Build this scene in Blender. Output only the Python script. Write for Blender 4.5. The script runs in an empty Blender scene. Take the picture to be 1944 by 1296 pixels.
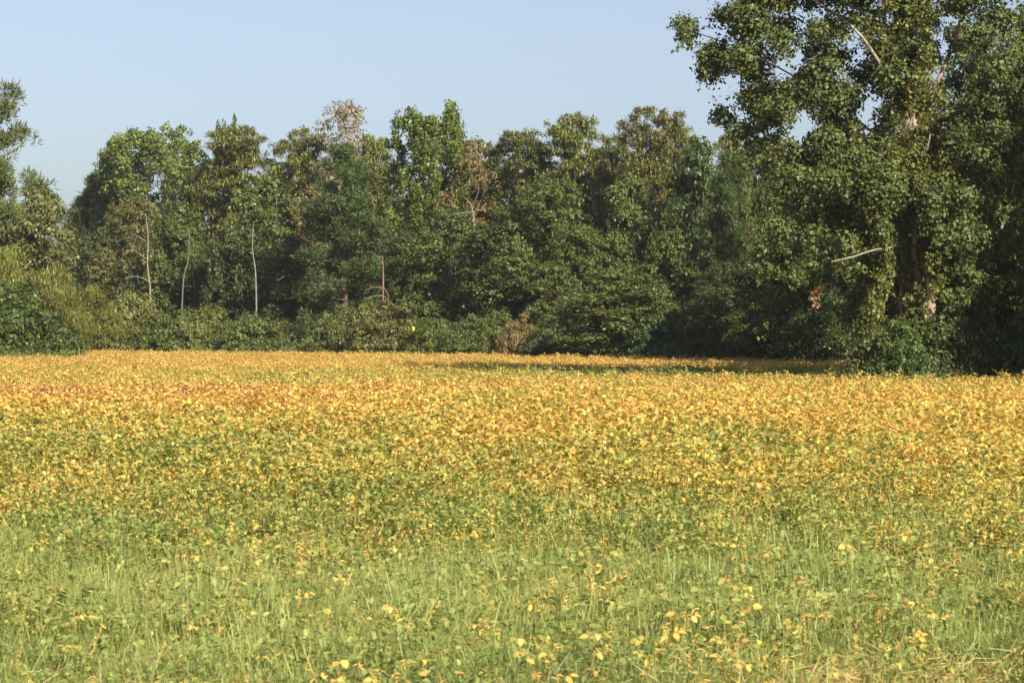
import bpy, math, random
import numpy as np
from mathutils import Vector

# ------------------------------------------------------------------ scene, camera, light
scene = bpy.context.scene
C = scene.collection
HC = 1.95                       # eye height
F = 4385.0                      # focal length in photo pixels (photo 1944 wide)
HZ = 630.0                      # photo row of the horizon

cam_d = bpy.data.cameras.new('camera')
cam = bpy.data.objects.new('camera', cam_d)
C.objects.link(cam)
cam_d.sensor_width = 36.0
cam_d.lens = 36.0 * F / 1944.0
cam_d.clip_start = 0.1
cam_d.clip_end = 6000
cam.location = (0, 0, HC)
cam.rotation_euler = (math.radians(90) - math.atan((648 - HZ) / F), 0, 0)
cam_d.dof.use_dof = True
cam_d.dof.focus_distance = 62
cam_d.dof.aperture_fstop = 10
scene.camera = cam

SUN_AZ = math.radians(28)       # to the right of straight behind the camera
SUN_EL = math.radians(29)
sdir = Vector((math.sin(SUN_AZ) * math.cos(SUN_EL), -math.cos(SUN_AZ) * math.cos(SUN_EL), math.sin(SUN_EL)))
sun_d = bpy.data.lights.new('sun', 'SUN')
sun_d.energy = 5.0
sun_d.angle = math.radians(0.53)
sun_d.color = (1.0, 0.88, 0.70)
sun = bpy.data.objects.new('sun', sun_d)
C.objects.link(sun)
sun.rotation_euler = sdir.to_track_quat('Z', 'Y').to_euler()

world = bpy.data.worlds.new('World')
scene.world = world
world.use_nodes = True
wn = world.node_tree
wn.nodes.clear()
w_out = wn.nodes.new('ShaderNodeOutputWorld')
w_bg = wn.nodes.new('ShaderNodeBackground')
w_sky = wn.nodes.new('ShaderNodeTexSky')
w_sky.sky_type = 'NISHITA'
w_sky.sun_disc = False
w_sky.sun_elevation = SUN_EL
w_sky.sun_rotation = math.atan2(sdir.x, sdir.y)
w_sky.air_density = 1.0
w_sky.dust_density = 1.8
w_sky.ozone_density = 4.0
w_bg.inputs['Strength'].default_value = 0.069
w_hs = wn.nodes.new('ShaderNodeHueSaturation')
w_hs.inputs['Saturation'].default_value = 0.70
w_hs.inputs['Hue'].default_value = 0.512
wn.links.new(w_sky.outputs[0], w_hs.inputs['Color'])
wn.links.new(w_hs.outputs[0], w_bg.inputs[0])
wn.links.new(w_bg.outputs[0], w_out.inputs[0])

scene.view_settings.view_transform = 'Standard'
scene.view_settings.look = 'None'
scene.view_settings.exposure = 1.05
scene.view_settings.gamma = 1.0
scene.view_settings.use_curve_mapping = False
try:
    scene.cycles.max_bounces = 8
    scene.cycles.diffuse_bounces = 6
    scene.cycles.transmission_bounces = 4
    scene.cycles.volume_bounces = 0
    scene.cycles.use_denoising = True
except Exception:
    pass

# ------------------------------------------------------------------ helpers
R = np.random.default_rng(7)


def gx(px, d):
    return (px - 972.0) / F * d


def gz(py, d):
    return HC + (HZ - py) / F * d


def at(px, py, d):
    return np.array([gx(px, d), d, gz(py, d)])


def norm(a):
    return a / np.maximum(np.linalg.norm(a, axis=-1, keepdims=True), 1e-9)


class MB:
    """collects vertices and faces (3 or 4 corners) and float point attributes"""

    def __init__(self):
        self.v, self.f, self.a, self.b, self.m, self.n = [], [], [], [], [], 0

    def add(self, v, f, a=None, b=None, mat=0):
        v = np.asarray(v, dtype=np.float64).reshape(-1, 3)
        f = np.asarray(f, dtype=np.int64)
        self.v.append(v)
        self.f.append(f + self.n)
        k = len(v)
        self.a.append(np.broadcast_to(np.asarray(0.5 if a is None else a, dtype=np.float64), (k,)).copy())
        self.b.append(np.broadcast_to(np.asarray(0.5 if b is None else b, dtype=np.float64), (k,)).copy())
        self.m.append(np.full(len(f), mat, dtype=np.int32))
        self.n += k

    def mesh(self, name, mats, smooth=False):
        me = bpy.data.meshes.new(name)
        V = np.concatenate(self.v)
        sizes = np.concatenate([np.full(len(f), f.shape[1], dtype=np.int32) for f in self.f])
        loops = np.concatenate([f.reshape(-1) for f in self.f]).astype(np.int32)
        me.vertices.add(len(V))
        me.vertices.foreach_set('co', V.astype(np.float32).reshape(-1))
        me.loops.add(len(loops))
        me.loops.foreach_set('vertex_index', loops)
        me.polygons.add(len(sizes))
        starts = np.concatenate([[0], np.cumsum(sizes)[:-1]]).astype(np.int32)
        me.polygons.foreach_set('loop_start', starts)
        me.polygons.foreach_set('loop_total', sizes)
        me.polygons.foreach_set('material_index', np.concatenate(self.m))
        if smooth:
            me.polygons.foreach_set('use_smooth', np.ones(len(sizes), dtype=bool))
        for nm, arr in (('rnd', self.a), ('clump', self.b)):
            at_ = me.attributes.new(nm, 'FLOAT', 'POINT')
            at_.data.foreach_set('value', np.concatenate(arr).astype(np.float32))
        for m in (mats if isinstance(mats, (list, tuple)) else [mats]):
            me.materials.append(m)
        me.update(calc_edges=True)
        me.validate()
        return me


def leaf_quads(mb, P, A, N, L, W, rnd, cl, fold=0.12, mat=0):
    """one folded diamond per leaf"""
    n = len(P)
    A = norm(A)
    S = norm(np.cross(A, N))
    N = norm(np.cross(S, A))
    L = np.broadcast_to(L, (n,))[:, None]
    W = np.broadcast_to(W, (n,))[:, None]
    V = np.empty((n, 4, 3))
    V[:, 0] = P
    V[:, 1] = P + A * L * 0.45 + S * W * 0.5 + N * W * fold
    V[:, 2] = P + A * L - N * W * fold
    V[:, 3] = P + A * L * 0.45 - S * W * 0.5 + N * W * fold
    f = np.arange(n * 4).reshape(n, 4)
    mb.add(V.reshape(-1, 3), f, np.repeat(rnd, 4), np.repeat(cl, 4), mat)


def leaf_lobed(mb, P, A, N, L, W, rnd, cl, mat=0):
    """broad leaf with a drawn-out tip: two quads folded on the midrib"""
    n = len(P)
    A = norm(A)
    S = norm(np.cross(A, N))
    N = norm(np.cross(S, A))
    L = np.broadcast_to(L, (n,))[:, None]
    W = np.broadcast_to(W, (n,))[:, None]
    V = np.empty((n, 6, 3))
    V[:, 0] = P
    V[:, 1] = P + A * L * 0.2 + S * W * 0.5 + N * W * 0.12
    V[:, 2] = P + A * L * 0.62 + S * W * 0.34 + N * W * 0.05
    V[:, 3] = P + A * L - N * W * 0.15
    V[:, 4] = P + A * L * 0.62 - S * W * 0.34 + N * W * 0.05
    V[:, 5] = P + A * L * 0.2 - S * W * 0.5 + N * W * 0.12
    b = np.arange(n)[:, None] * 6
    f = np.concatenate([b + np.array([[0, 1, 2, 3]]), b + np.array([[0, 3, 4, 5]])])
    mb.add(V.reshape(-1, 3), f, np.repeat(rnd, 6), np.repeat(cl, 6), mat)


def tube(mb, pts, rad, sides=6, rnd=0.5, mat=0):
    pts = np.asarray(pts, dtype=float)
    rad = np.asarray(rad, dtype=float)
    n = len(pts)
    T = norm(np.gradient(pts, axis=0))
    ref = np.array([0.0, 0, 1]) if abs(T[0, 2]) < 0.9 else np.array([1.0, 0, 0])
    U = norm(np.cross(T, ref))
    W = norm(np.cross(T, U))
    ang = np.linspace(0, 2 * math.pi, sides, endpoint=False)
    ring = (np.cos(ang)[None, :, None] * U[:, None] + np.sin(ang)[None, :, None] * W[:, None]) * rad[:, None, None] + pts[:, None]
    i = np.arange(n - 1)[:, None] * sides
    j = np.arange(sides)[None]
    k = (j + 1) % sides
    f = np.stack([i + j, i + k, i + sides + k, i + sides + j], -1).reshape(-1, 4)
    mb.add(ring.reshape(-1, 3), f, rnd, rnd, mat)


def curve(p0, p1, bend, n=6):
    t = np.linspace(0, 1, n)[:, None]
    return (1 - t) * p0 + t * p1 + (4 * t * (1 - t)) * bend


def smooth_path(pts, n):
    pts = np.asarray(pts, float)
    s = np.linspace(0, len(pts) - 1, n)
    out = np.empty((n, pts.shape[1]))
    for q, u in enumerate(s):
        i = min(int(u), len(pts) - 2)
        t = u - i
        p0, p1, p2, p3 = pts[max(i - 1, 0)], pts[i], pts[i + 1], pts[min(i + 2, len(pts) - 1)]
        out[q] = 0.5 * ((2 * p1) + (-p0 + p2) * t + (2 * p0 - 5 * p1 + 4 * p2 - p3) * t * t + (-p0 + 3 * p1 - 3 * p2 + p3) * t ** 3)
    return out


def tag(o, label=None, cat=None, group=None, kind=None):
    if label: o['label'] = label
    if cat: o['category'] = cat
    if group: o['group'] = group
    if kind: o['kind'] = kind
    return o


def link(name, data, parent=None):
    o = bpy.data.objects.new(name, data)
    C.objects.link(o)
    if parent is not None:
        o.parent = parent
    return o


# ------------------------------------------------------------------ materials
def new_mat(name):
    m = bpy.data.materials.new(name)
    m.use_nodes = True
    nt = m.node_tree
    nt.nodes.clear()
    return m, nt, nt.nodes.new('ShaderNodeOutputMaterial')


def N_(nt, typ, **kw):
    n = nt.nodes.new(typ)
    for k, v in kw.items():
        setattr(n, k, v)
    return n


def math_(nt, op, a, b=None, c=None, clamp=False):
    n = nt.nodes.new('ShaderNodeMath')
    n.operation = op
    n.use_clamp = clamp
    for i, x in enumerate((a, b, c)):
        if x is None: continue
        if isinstance(x, (int, float)):
            n.inputs[i].default_value = x
        else:
            nt.links.new(x, n.inputs[i])
    return n.outputs[0]


def attr(nt, name, typ='GEOMETRY'):
    n = nt.nodes.new('ShaderNodeAttribute')
    n.attribute_name = name
    n.attribute_type = typ
    return n.outputs['Fac']


def mixc(nt, fac, a, b, blend='MIX'):
    n = nt.nodes.new('ShaderNodeMix')
    n.data_type = 'RGBA'
    n.blend_type = blend
    for key, x in ((0, fac), (6, a), (7, b)):
        if isinstance(x, (int, float)):
            n.inputs[key].default_value = x
        elif isinstance(x, tuple):
            n.inputs[key].default_value = (*x, 1)
        else:
            nt.links.new(x, n.inputs[key])
    return n.outputs[2]


def leaf_shader(nt, out, col, trans=0.28, rough=0.5, spec=0.3):
    p = nt.nodes.new('ShaderNodeBsdfPrincipled')
    p.inputs['Roughness'].default_value = rough
    p.inputs['Specular IOR Level'].default_value = spec
    nt.links.new(col, p.inputs['Base Color'])
    t = nt.nodes.new('ShaderNodeBsdfTranslucent')
    tc = mixc(nt, 1.0, col, (1.0, 1.0, 0.55), 'MULTIPLY')
    nt.links.new(tc, t.inputs['Color'])
    s = nt.nodes.new('ShaderNodeMixShader')
    s.inputs[0].default_value = trans
    nt.links.new(p.outputs[0], s.inputs[1])
    nt.links.new(t.outputs[0], s.inputs[2])
    nt.links.new(s.outputs[0], out.inputs[0])


def foliage_material(name, trans=0.28, spec=0.3, rough=0.5, autumn=(0.23, 0.155, 0.055)):
    """object colour = leaf colour, object alpha = share of the clumps that have turned"""
    m, nt, out = new_mat(name)
    oi = nt.nodes.new('ShaderNodeObjectInfo')
    rnd, cl = attr(nt, 'rnd'), attr(nt, 'clump')
    yel = mixc(nt, math_(nt, 'MULTIPLY', cl, 0.55), oi.outputs['Color'],
               mixc(nt, 1.0, oi.outputs['Color'], (1.25, 1.1, 0.85), 'MULTIPLY'))
    br = math_(nt, 'MULTIPLY_ADD', rnd, 0.75, 0.62)
    vec = nt.nodes.new('ShaderNodeVectorMath')
    vec.operation = 'SCALE'
    nt.links.new(yel, vec.inputs[0])
    nt.links.new(br, vec.inputs['Scale'])
    pick = math_(nt, 'ADD', math_(nt, 'MULTIPLY', cl, 0.7), math_(nt, 'MULTIPLY', rnd, 0.3))
    turned = math_(nt, 'LESS_THAN', pick, oi.outputs['Alpha'])
    au = nt.nodes.new('ShaderNodeVectorMath')
    au.operation = 'SCALE'
    au.inputs[0].default_value = autumn
    nt.links.new(br, au.inputs['Scale'])
    col = mixc(nt, math_(nt, 'MULTIPLY', turned, 0.8), vec.outputs[0], au.outputs[0])
    leaf_shader(nt, out, col, trans, rough, spec)
    return m


def bark_material(name, c1, c2, scale=6.0):
    m, nt, out = new_mat(name)
    tc = nt.nodes.new('ShaderNodeTexCoord')
    mp = nt.nodes.new('ShaderNodeMapping')
    mp.inputs['Scale'].default_value = (scale, scale, scale * 0.22)
    nt.links.new(tc.outputs['Object'], mp.inputs[0])
    nz = nt.nodes.new('ShaderNodeTexNoise')
    nz.inputs['Scale'].default_value = 3.0
    nz.inputs['Detail'].default_value = 6
    nt.links.new(mp.outputs[0], nz.inputs[0])
    rp = nt.nodes.new('ShaderNodeValToRGB')
    rp.color_ramp.elements[0].position = 0.35
    rp.color_ramp.elements[0].color = (*c1, 1)
    rp.color_ramp.elements[1].position = 0.65
    rp.color_ramp.elements[1].color = (*c2, 1)
    nt.links.new(nz.outputs['Fac'], rp.inputs[0])
    p = nt.nodes.new('ShaderNodeBsdfPrincipled')
    p.inputs['Roughness'].default_value = 0.9
    p.inputs['Specular IOR Level'].default_value = 0.15
    nt.links.new(rp.outputs[0], p.inputs['Base Color'])
    bp = nt.nodes.new('ShaderNodeBump')
    bp.inputs['Strength'].default_value = 0.6
    bp.inputs['Distance'].default_value = 0.04
    nt.links.new(nz.outputs['Fac'], bp.inputs['Height'])
    nt.links.new(bp.outputs[0], p.inputs['Normal'])
    nt.links.new(p.outputs[0], out.inputs[0])
    return m


def crop_material(name, stops, spread, trans=0.3, spec=0.25):
    """colour by ripeness (set on the plant or on its instance) plus the leaf's own scatter"""
    m, nt, out = new_mat(name)
    ripe = attr(nt, 'ripe', 'INSTANCER')
    rnd, cl = attr(nt, 'rnd'), attr(nt, 'clump')
    v = math_(nt, 'MULTIPLY_ADD', math_(nt, 'SUBTRACT', rnd, 0.5), spread, ripe, clamp=True)
    rp = nt.nodes.new('ShaderNodeValToRGB')
    while len(rp.color_ramp.elements) < len(stops):
        rp.color_ramp.elements.new(0.5)
    for e, (pos, c) in zip(rp.color_ramp.elements, stops):
        e.position = pos
        e.color = (*c, 1)
    nt.links.new(v, rp.inputs[0])
    sc = nt.nodes.new('ShaderNodeVectorMath')
    sc.operation = 'SCALE'
    nt.links.new(rp.outputs[0], sc.inputs[0])
    nt.links.new(math_(nt, 'MULTIPLY_ADD', cl, 0.36, 0.82), sc.inputs['Scale'])
    leaf_shader(nt, out, sc.outputs[0], trans, 0.5, spec)
    return m


def ground_material(name, c1, c2, c3, scale):
    m, nt, out = new_mat(name)
    tc = nt.nodes.new('ShaderNodeTexCoord')
    a = nt.nodes.new('ShaderNodeTexNoise')
    a.inputs['Scale'].default_value = scale
    a.inputs['Detail'].default_value = 8
    nt.links.new(tc.outputs['Object'], a.inputs[0])
    b = nt.nodes.new('ShaderNodeTexNoise')
    b.inputs['Scale'].default_value = scale * 14
    b.inputs['Detail'].default_value = 4
    nt.links.new(tc.outputs['Object'], b.inputs[0])
    col = mixc(nt, a.outputs['Fac'], c1, c2)
    col = mixc(nt, math_(nt, 'MULTIPLY', b.outputs['Fac'], 0.7), col, c3)
    p = nt.nodes.new('ShaderNodeBsdfPrincipled')
    p.inputs['Roughness'].default_value = 0.95
    p.inputs['Specular IOR Level'].default_value = 0.1
    nt.links.new(col, p.inputs['Base Color'])
    bp = nt.nodes.new('ShaderNodeBump')
    bp.inputs['Strength'].default_value = 0.8
    bp.inputs['Distance'].default_value = 0.05
    nt.links.new(b.outputs['Fac'], bp.inputs['Height'])
    nt.links.new(bp.outputs[0], p.inputs['Normal'])
    nt.links.new(p.outputs[0], out.inputs[0])
    return m


M_LEAF = foliage_material('tree_leaf', 0.26, 0.35, 0.45)
M_GUM = foliage_material('glossy_tree_leaf', 0.22, 0.3, 0.5, (0.30, 0.12, 0.04))
M_NEEDLE = foliage_material('needle', 0.2, 0.25, 0.5, (0.25, 0.17, 0.06))
M_BARK = bark_material('grey_brown_bark', (0.07, 0.055, 0.042), (0.20, 0.165, 0.13))
M_PALE = bark_material('pale_bark', (0.13, 0.115, 0.10), (0.36, 0.325, 0.27))
M_DULL = bark_material('dull_pale_bark', (0.10, 0.09, 0.078), (0.27, 0.245, 0.205))
M_PINE = bark_material('pine_bark', (0.09, 0.06, 0.046), (0.22, 0.15, 0.11))
M_GUMBARK = bark_material('sweetgum_bark', (0.13, 0.10, 0.078), (0.40, 0.31, 0.235), 4.0)
M_SOIL = ground_material('soil', (0.10, 0.07, 0.04), (0.17, 0.12, 0.07), (0.22, 0.17, 0.09), 1.2)
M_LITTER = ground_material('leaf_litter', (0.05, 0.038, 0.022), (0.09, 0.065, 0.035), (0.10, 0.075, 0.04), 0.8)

BEAN_STOPS = [(0.0, (0.17, 0.245, 0.07)), (0.28, (0.32, 0.365, 0.10)), (0.46, (0.48, 0.44, 0.125)),
              (0.62, (0.75, 0.535, 0.135)), (0.78, (0.75, 0.47, 0.135)), (0.90, (0.65, 0.37, 0.14)), (1.0, (0.50, 0.29, 0.135))]
M_BEAN = crop_material('soybean_leaf', BEAN_STOPS, 0.62, 0.45)
M_BEAN_FAR = crop_material('distant_soybean_leaf', BEAN_STOPS, 0.42, 0.45)
M_POD = crop_material('soybean_pod', [(0.0, (0.50, 0.44, 0.12)), (0.35, (0.74, 0.50, 0.14)), (0.7, (0.70, 0.38, 0.13)), (1.0, (0.50, 0.26, 0.12))], 0.6, 0.2)
M_STEM = crop_material('soybean_stem', [(0.0, (0.25, 0.27, 0.07)), (0.5, (0.46, 0.30, 0.09)), (1.0, (0.40, 0.22, 0.09))], 0.3, 0.05)
M_GRASS = crop_material('grass_blade', [(0.0, (0.18, 0.24, 0.07)), (0.45, (0.345, 0.405, 0.125)), (0.75, (0.56, 0.50, 0.19)), (1.0, (0.52, 0.38, 0.18))], 0.55, 0.42, 0.35)

# ------------------------------------------------------------------ ground
# field edge: (photo column, distance of the wood's edge)
EDGE = np.array([(-700, 100), (-60, 108), (142, 110), (152, 152), (400, 141), (700, 130), (1000, 119), (1200, 108),
                 (1500, 99), (1630, 93), (1652, 63), (1944, 60), (2500, 50), (3300, 40)], float)


def edge_d(px):
    return np.interp(px, EDGE[:, 0], EDGE[:, 1])


def grid_sheet(name, xs, ys, zf, mat):
    X, Y = np.meshgrid(xs, ys)
    mb = MB()
    n, k = len(xs), len(ys)
    i = (np.arange(k - 1)[:, None] * n + np.arange(n - 1)[None]).reshape(-1)
    mb.add(np.stack([X, Y, zf(X, Y)], -1).reshape(-1, 3), np.stack([i, i + 1, i + n + 1, i + n], -1))
    return link(name, mb.mesh(name, mat, True))


gr = grid_sheet('ground', np.array([-3000., -300, -100, -40, 0, 40, 100, 300, 3000]),
                np.array([-400., -40, 0, 40, 80, 160, 300, 900, 4000]), lambda x, y: x * 0, M_SOIL)
tag(gr, 'bare brown earth under the crop and the woods', kind='structure')

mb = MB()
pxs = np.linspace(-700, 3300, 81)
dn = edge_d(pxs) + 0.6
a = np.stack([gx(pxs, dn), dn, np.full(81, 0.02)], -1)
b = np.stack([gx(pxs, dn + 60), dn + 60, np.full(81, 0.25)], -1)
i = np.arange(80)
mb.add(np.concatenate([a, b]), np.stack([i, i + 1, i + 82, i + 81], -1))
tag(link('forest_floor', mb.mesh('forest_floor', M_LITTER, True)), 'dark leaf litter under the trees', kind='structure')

hz = MB()
hx, hy0, hy1, hz0, hz1 = 150.0, -40.0, 330.0, -1.0, 60.0
hz.add([(-hx, hy0, hz0), (hx, hy0, hz0), (hx, hy1, hz0), (-hx, hy1, hz0), (-hx, hy0, hz1), (hx, hy0, hz1), (hx, hy1, hz1), (-hx, hy1, hz1)],
       np.array([(0, 3, 2, 1), (4, 5, 6, 7), (0, 1, 5, 4), (1, 2, 6, 5), (2, 3, 7, 6), (3, 0, 4, 7)]))
hm, hnt, hout = new_mat('haze')
hv = hnt.nodes.new('ShaderNodeVolumePrincipled')
hv.inputs['Color'].default_value = (0.86, 0.92, 1.0, 1)
hv.inputs['Density'].default_value = 0.0002
hv.inputs['Anisotropy'].default_value = 0.2
hnt.links.new(hv.outputs[0], hout.inputs['Volume'])
ho = tag(link('haze', hz.mesh('haze', hm)), 'thin morning haze over the field and the wood', kind='stuff')

# ------------------------------------------------------------------ tree kits
def crown_leaves(mb, rng, lobes, n_leaf, L, W, clump_r, per, orient='broad', squash=0.75, shape='quad', inner=0.5, up=0.5):
    """leaves in clumps spread over the surface of a crown made of ellipsoidal lobes"""
    Cn = np.array([l[0] for l in lobes], float)
    Rr = np.array([l[1] for l in lobes], float)
    area = (Rr[:, 0] * Rr[:, 1] + Rr[:, 0] * Rr[:, 2] + Rr[:, 1] * Rr[:, 2])
    nc = max(4, int(n_leaf / per))
    which = rng.choice(len(lobes), size=int(nc * 1.6), p=area / area.sum())
    d = norm(rng.normal(size=(len(which), 3)))
    low = (d[:, 2] < -0.3) & (rng.random(len(d)) < 0.6)
    d[low, 2] *= -1
    q = rng.uniform(0.72, 1.06, len(which))[:, None]
    P = Cn[which] + d * Rr[which] * q
    dist = np.min(np.linalg.norm((P[:, None] - Cn[None]) / Rr[None], axis=2), axis=1)
    P, d = P[dist > inner][:nc], d[dist > inner][:nc]
    nc = len(P)
    cnt = np.maximum(1, rng.poisson(per, nc))
    ci = np.repeat(np.arange(nc), cnt)
    n = len(ci)
    cr = rng.uniform(0.6, 1.35, nc) * clump_r
    o = rng.normal(size=(n, 3))
    o = norm(o) * (rng.random(n) ** 0.45)[:, None]
    if orient == 'broad':        # leafy sprays along short twigs
        tw = norm(d + rng.normal(size=(nc, 3)) * 0.55 + np.array([0, 0, -0.1]))
        s_ = rng.uniform(-0.6, 1.25, n)[:, None]
        o = tw[ci] * s_ * 1.25 + rng.normal(size=(n, 3)) * (0.40 - 0.12 * s_)
    o[:, 2] *= squash
    Q = P[ci] + o * cr[ci][:, None]
    clump = rng.random(nc)[ci]
    rnd = rng.random(n)
    up_ = np.array([0, 0, 1.0])
    rv = rng.normal(size=(n, 3))
    if orient == 'broad':
        Nn = norm(norm(o) * 0.3 + d[ci] * 0.5 + up_ * up + rv * 0.45)
        A = np.cross(Nn, rng.normal(size=(n, 3)))
        A[:, 2] -= 0.35
    elif orient == 'upright':
        Nn = norm(d[ci] * 0.8 + rv * 0.6 + up_ * 0.2)
        A = up_ * 0.9 + rv * 0.5 + d[ci] * 0.3
    elif orient == 'needle':
        A = norm(o) * 1.0 + up_ * 0.45 + rv * 0.25
        Nn = rng.normal(size=(n, 3)) + up_ * 0.5
    elif orient == 'feather':
        A = d[ci] * 0.6 * np.array([1, 1, 0.2]) + rv * 0.6 + up_ * 0.1
        Nn = up_ * 0.55 + rv * 0.55 + d[ci] * 0.6
    else:  # droop
        A = rv * 0.6 - up_ * 0.5 + d[ci] * 0.4
        Nn = d[ci] + rv * 0.5 + up_ * 0.3
    LL = L * rng.uniform(0.55, 1.45, n)
    WW = W * (LL / L) * rng.uniform(0.8, 1.2, n)
    if shape == 'quad':
        leaf_quads(mb, Q, A, Nn, LL, WW, rnd, clump)
    else:
        leaf_lobed(mb, Q, A, Nn, LL, WW, rnd, clump)


def trunk_path(rng, H, lean=0.03, n=10, wob=0.12):
    t = np.linspace(0, 1, n)
    w = np.cumsum(rng.normal(size=(n, 2)) * wob, axis=0)
    w -= w[0]
    dx = rng.normal(size=2) * lean * H
    return np.stack([w[:, 0] + dx[0] * t, w[:, 1] + dx[1] * t, H * t], -1)


def on_path(path, z):
    return np.array([np.interp(z, path[:, 2], path[:, 0]), np.interp(z, path[:, 2], path[:, 1]), z])


def wood(mb, rng, path, r0, lobes, every=1, drop=0.5, rl=0.35, sides=6, twig=0):
    n = len(path)
    t = np.linspace(0, 1, n)
    r = r0 * (1 - 0.85 * t)
    r[0] *= 1.35
    tube(mb, path, r, sides + 2)
    H = path[-1, 2]
    for c, rr in lobes[::every]:
        c = np.asarray(c, float)
        h = np.linalg.norm(c[:2] - on_path(path, min(c[2], H))[:2])
        z0 = np.clip(c[2] - drop * h - 0.1, 0.08 * H, 0.97 * H)
        p0 = on_path(path, z0)
        ra = r0 * (1 - 0.85 * z0 / H) * rl
        tube(mb, curve(p0, c, np.array([0, 0, -0.06 * h]) + rng.normal(size=3) * 0.05 * h, 6), np.linspace(ra, ra * 0.25, 6), 5)
        for _ in range(twig):
            e = c + norm(rng.normal(size=3)) * rr * np.array([1, 1, 1.0])
            tube(mb, curve(c - (c - p0) * 0.25, e, rng.normal(size=3) * 0.1, 5), np.linspace(ra * 0.4, ra * 0.12, 5), 4)


def gum_lobes(rng, H, W, base, n, rmin, rmax, top=0.75, low=0.55):
    lobes = []
    for k in range(n):
        u = (k + rng.random()) / n
        z = H * (base + (1 - base) * u)
        s = (z / H - base) / (1 - base)
        prof = np.interp(s, [0, 0.3, 0.6, 0.85, 1], [low, 1.0, 0.92, top * 0.75, 0.12])
        a = k * 2.399 + rng.normal() * 0.5
        r = W * 0.5 * prof * rng.uniform(0.45, 1.12)
        R_ = rng.uniform(rmin, rmax) * (0.75 + 0.25 * prof)
        r = max(0.0, r - R_ * 0.5)
        lobes.append((np.array([math.cos(a) * r, math.sin(a) * r, min(z, H - R_ * 0.7)]), np.array([R_, R_, R_ * rng.uniform(0.6, 0.95)])))
    return lobes


KIT = {}     # kind -> list of (trunk mesh, crown mesh, height, width)


def kit(kind, tm, cm, H, W):
    KIT.setdefault(kind, []).append((tm, cm, H, W))


for s in range(5):          # broadleaf trees, leafy almost to the ground
    rng = np.random.default_rng(100 + s)
    H, W = 12.0, 7.5
    path = trunk_path(rng, H * 0.93)
    lobes = gum_lobes(rng, H, W, 0.08 + 0.04 * (s % 3), 52, 0.5, 1.3)
    tb, cb = MB(), MB()
    wood(tb, rng, path, 0.17, lobes)
    crown_leaves(cb, rng, lobes, (44000, 34000, 40000, 30000, 38000)[s], (0.145, 0.185, 0.16, 0.215, 0.17)[s], (0.10, 0.125, 0.105, 0.13, 0.13)[s], (0.27, 0.34, 0.3, 0.38, 0.3)[s], (28, 30, 24, 22, 34)[s], 'broad', inner=0.6)
    kit('broadleaf', tb.mesh('trunk', M_BARK), cb.mesh('crown', M_LEAF), H, W)
for s in range(3):          # tulip poplars: upright spires
    rng = np.random.default_rng(200 + s)
    H, W = 16.0, 6.5
    path = trunk_path(rng, H * 0.95, 0.01)
    lobes = []
    for k in range(64):
        u = (k + rng.random()) / 64
        z = H * (0.22 + 0.74 * u)
        prof = np.interp(u, [0, 0.25, 0.55, 0.82, 1], [0.65, 0.95, 1.0, 0.85, 0.4])
        a_ = k * 2.399 + rng.normal() * 0.4
        r = W * 0.5 * prof * rng.uniform(0.3, 0.95)
        w_ = rng.uniform(0.32, 0.6)
        h_ = rng.uniform(1.1, 2.1)
        lobes.append((np.array([math.cos(a_) * r, math.sin(a_) * r, min(z, H - h_ * rng.uniform(0.8, 1.7))]), np.array([w_, w_, h_])))
    tb, cb = MB(), MB()
    wood(tb, rng, path, 0.2, lobes, drop=1.1)
    crown_leaves(cb, rng, lobes, 42000, 0.165, 0.12, 0.28, 26, 'upright', squash=1.3)
    kit('poplar', tb.mesh('trunk', M_PALE), cb.mesh('crown', M_LEAF), H, W)
for s in range(4):          # bald cypress: flat feathery tiers
    rng = np.random.default_rng(300 + s)
    H, W = 15.0, 7.0
    path = trunk_path(rng, H * 0.97, 0.02)
    lobes = []
    for k in range(64):
        u = (k + rng.random()) / 64
        z = H * (0.2 + 0.78 * u ** 0.85)
        prof = np.interp(u, [0, 0.3, 0.7, 0.88, 1], [0.75, 1.0, 1.0, 0.85, 0.35])
        a_ = k * 2.399 + rng.normal() * 0.6
        r = W * 0.5 * prof * rng.uniform(0.15, 0.85)
        w_ = rng.uniform(0.8, 1.6) * (0.6 + 0.4 * prof)
        lobes.append((np.array([math.cos(a_) * r, math.sin(a_) * r, z]), np.array([w_, w_, w_ * rng.uniform(0.28, 0.45)])))
    tb, cb = MB(), MB()
    wood(tb, rng, path, 0.2, lobes, drop=0.25)
    crown_leaves(cb, rng, lobes, 48000, 0.25, 0.085, 0.36, 42, 'feather', squash=0.45)
    kit('cypress', tb.mesh('trunk', M_BARK), cb.mesh('crown', M_NEEDLE), H, W)
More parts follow.
